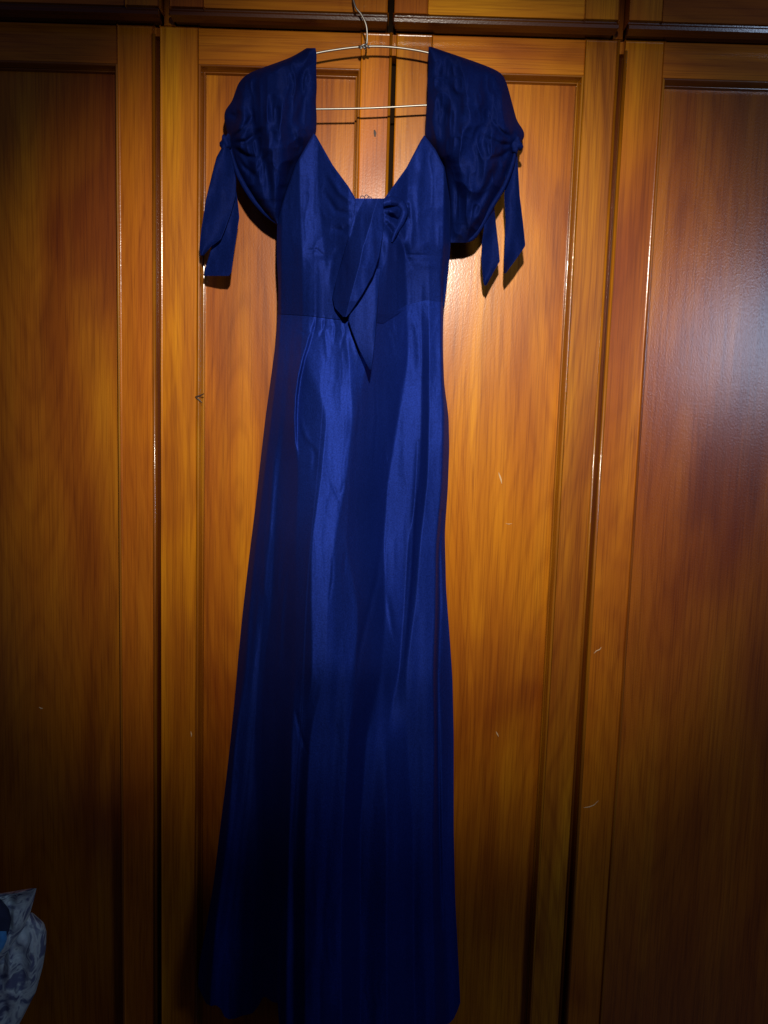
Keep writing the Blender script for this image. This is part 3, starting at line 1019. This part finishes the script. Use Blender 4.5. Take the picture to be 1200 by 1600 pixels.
def lump(name, px, py, h, rx, ry, rh, parent, seed):
    bm = bmesh.new()
    bmesh.ops.create_uvsphere(bm, u_segments=20, v_segments=14, radius=1.0)
    c = at(px, py, h)
    rr = random.Random(seed)
    ph = [rr.uniform(0, 6) for _ in range(4)]
    for v in bm.verts:
        n = v.co.copy()
        k = 1 + 0.16 * math.sin(4 * n.x + 5 * n.z + ph[0]) + 0.12 * math.sin(7 * n.z - 3 * n.x + ph[1]) + 0.08 * math.sin(9 * n.x + ph[2])
        v.co = Vector((c.x + n.x * rx * k, c.y + n.y * rh * k, c.z + n.z * ry * k))
    o = obj_bm(name, bm, M['sleeve_cloth'], parent, True)
    o.data.uv_layers.new(name='UVMap')
    uvl = o.data.uv_layers['UVMap'].data
    for lp in o.data.loops:
        co = o.data.vertices[lp.vertex_index].co
        uvl[lp.index].uv = (co.x * 5, co.z * 5)
    return o


lump('tie_knot', 353, 224, 0.046, 0.008, 0.014, 0.010, sl, 1)
lump('tie_knot', 806, 226, 0.046, 0.009, 0.014, 0.010, sr, 2)

# ---- bow on the bust
bow = empty('bow', dress)
edge_x = by_y([(590, 311), (580, 345), (568, 385), (560, 420), (550, 455), (540, 494)])


def bow1(x, y, u, v):
    base = bod_f(x, y)
    smooth = bod_f(np.full_like(x, 560.0), y) * 0.5 + base * 0.5
    e = edge_x(y)
    d = x - e
    up = np.interp(y, [311, 340, 420, 470, 494], [0.012, 0.026, 0.034, 0.030, 0.018])
    rise = np.where(d < 0, up * np.maximum(1 + d / 30.0, 0.02), up - np.abs(d) * 0.0003)
    return smooth * 0 + 0.106 * 0 + np.maximum(base + 0.004, base * 0.4 + smooth * 0.6 + rise) + 0.0012 * vnoise(x / 10, y / 40, 51)


def bow2(x, y, u, v):
    return skirt_f(np.full_like(x, 560.0), np.maximum(y, 500)) * v + bod_f(x, y) * (1 - v) + 0.006 + 0.014 * v + 0.004 * u


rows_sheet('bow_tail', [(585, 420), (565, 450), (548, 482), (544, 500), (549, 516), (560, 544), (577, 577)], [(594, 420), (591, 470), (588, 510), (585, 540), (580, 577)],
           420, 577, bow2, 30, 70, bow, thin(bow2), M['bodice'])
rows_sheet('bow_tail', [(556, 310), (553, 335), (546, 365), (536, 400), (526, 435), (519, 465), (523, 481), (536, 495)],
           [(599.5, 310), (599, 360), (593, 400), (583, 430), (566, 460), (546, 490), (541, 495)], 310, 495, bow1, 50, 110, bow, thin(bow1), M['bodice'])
# twist of cloth where the bow is pulled through, right of the tails
kp = [(597, 318), (610, 314), (624, 318), (631, 330), (627, 345), (619, 360), (612, 378)]
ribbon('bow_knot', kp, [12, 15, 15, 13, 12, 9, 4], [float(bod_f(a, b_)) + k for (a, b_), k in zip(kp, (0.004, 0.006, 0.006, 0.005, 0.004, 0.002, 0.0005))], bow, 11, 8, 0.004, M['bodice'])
# loose loops of thread at the neckline
for a, b_, c_ in ((566, 309, 5), (573, 308, 6), (577, 310, 4)):
    hh = float(bod_f(a, 314)) + 0.004
    tube('loose_thread', [at(a - 3, b_ + 3, hh), at(a - 3, b_ - 1, hh), at(a, b_ - c_ * 0.6, hh + .001), at(a + 3, b_ - 1, hh), at(a + 4, b_ + 3, hh)], 0.0005, M['thread'], bow, 6)

# ------------------------------------------------------------------ wire hanger
hang = empty('wire_hanger', None, 'thin metal wire hanger holding the blue dress by its sleeves', 'hanger')
HH = 0.036
tube('shoulder_bar', [at(392, 150, HH), at(398, 128, HH), at(430, 108, HH), at(462, 93, HH), at(495, 83, HH), at(530, 77, HH), at(560, 73.5, HH), at(585, 72.5, HH), at(610, 73.5, HH), at(640, 77, HH),
                      at(671, 83, HH), at(705, 94, HH), at(740, 106, HH), at(768, 124, HH), at(774, 146, HH)], 0.0017, M['wire'], hang)
tube('lower_bar', [at(392, 150, HH), at(400, 168, HH), at(430, 171, HH), at(495, 170.5, HH), at(560, 169.5, HH), at(610, 167.5, HH), at(665, 164.5, HH), at(730, 163, HH), at(766, 160, HH), at(774, 146, HH)], 0.0015, M['wire'], hang)
HK = 0.040
tube('hook', [at(562, 74, HK), at(568, 70, HK + .002), at(573, 68, HK), at(573.5, 50, 0.044), at(571, 36, 0.047), at(564, 22, 0.049), at(556, 12, 0.050), at(552, -2, 0.050), at(553, -18, 0.050), at(562, -31, 0.050),
              at(576, -33, 0.050), at(586, -24, 0.050), at(588, -14, 0.050)], 0.0014, M['wire'], hang)
tube('hook_twist', [at(561, 72, HK - .003), at(564, 76, HK), at(567, 71, HK - .001), at(570, 76, HK - .003), at(573, 72, HK), at(577, 75, HK - .003)], 0.0015, M['wire'], hang)
# peg on the upper door that carries the hook, just above the picture
pg = at(568, -27, 0.050)
bm = bmesh.new()
prof = [(0.005, H_UP + 0.0003), (0.0032, H_UP + 0.003), (0.0030, H_UP + 0.026), (0.006, H_UP + 0.028), (0.0065, H_UP + 0.031), (0.004, H_UP + 0.033)]
rings = [[bm.verts.new((pg.x + r * math.cos(2 * math.pi * k / 14), -h, pg.z - 0.0015 + r * math.sin(2 * math.pi * k / 14))) for k in range(14)] for r, h in prof]
for a, b_ in zip(rings, rings[1:]):
    for k in range(14):
        bm.faces.new((a[k], a[(k + 1) % 14], b_[(k + 1) % 14], b_[k]))
bm.faces.new(rings[0])
bm.faces.new(rings[-1])
obj_bm('peg', bm, M['brass'], ward, True)

# ------------------------------------------------------------------ bundle of printed cloth at the lower left
bun = empty('cloth_bundle', None, 'crumpled grey and blue printed cloth bundle beside the lower left wardrobe door', 'cloth')


def bulge(h0, amp, seed, sx=16, sy=40):
    def f(x, y, u, v):
        return h0 + amp * np.clip(4 * u * (1 - u), 0, 1) ** 0.5 + (0.012 * vnoise(x / sx, y / sy, seed) + 0.006 * vnoise(x / 7, y / 18, seed + 3)) * np.clip(np.minimum(u, 1 - u) * 6, 0, 1)
    return f


def bb(h0):
    return lambda x, y, u, v: h0 - 0.05 * np.clip(4 * u * (1 - u), 0, 1) ** 0.5


rows_sheet('fold', [(-150, 1432), (-160, 1500), (-170, 1600), (-175, 1760)], [(50, 1425), (60, 1434), (69, 1442), (72.5, 1455), (72, 1480), (67, 1510), (56, 1550), (38, 1585), (20, 1620), (-10, 1690), (-20, 1760)],
           1426, 1755, bulge(0.11, 0.06, 61), 70, 90, bun, bb(0.11), M['grey_print'])
rows_sheet('corner_flap', [(48, 1388), (0, 1396), (-60, 1398), (-120, 1410), (-150, 1640)], [(57, 1388), (54, 1402), (48, 1424), (40, 1448), (20, 1480), (5, 1500), (-40, 1560), (-120, 1640)],
           1388, 1640, bulge(0.14, 0.075, 71), 70, 70, bun, bb(0.13), M['grey_print'])
rows_sheet('navy_fold', [(-90, 1405), (-120, 1430), (-120, 1470)], [(2, 1405), (14, 1420), (18, 1436), (15, 1452), (8, 1470)], 1405, 1470, bulge(0.205, 0.03, 81), 24, 24, bun, bb(0.2), M['navy_print'])
rows_sheet('blue_fold', [(-70, 1452), (-90, 1470), (-95, 1500)], [(10, 1455), (11, 1468), (6, 1480), (-2, 1492), (-20, 1500)], 1455, 1500, bulge(0.215, 0.03, 91), 24, 24, bun, bb(0.2), M['sky_print'])
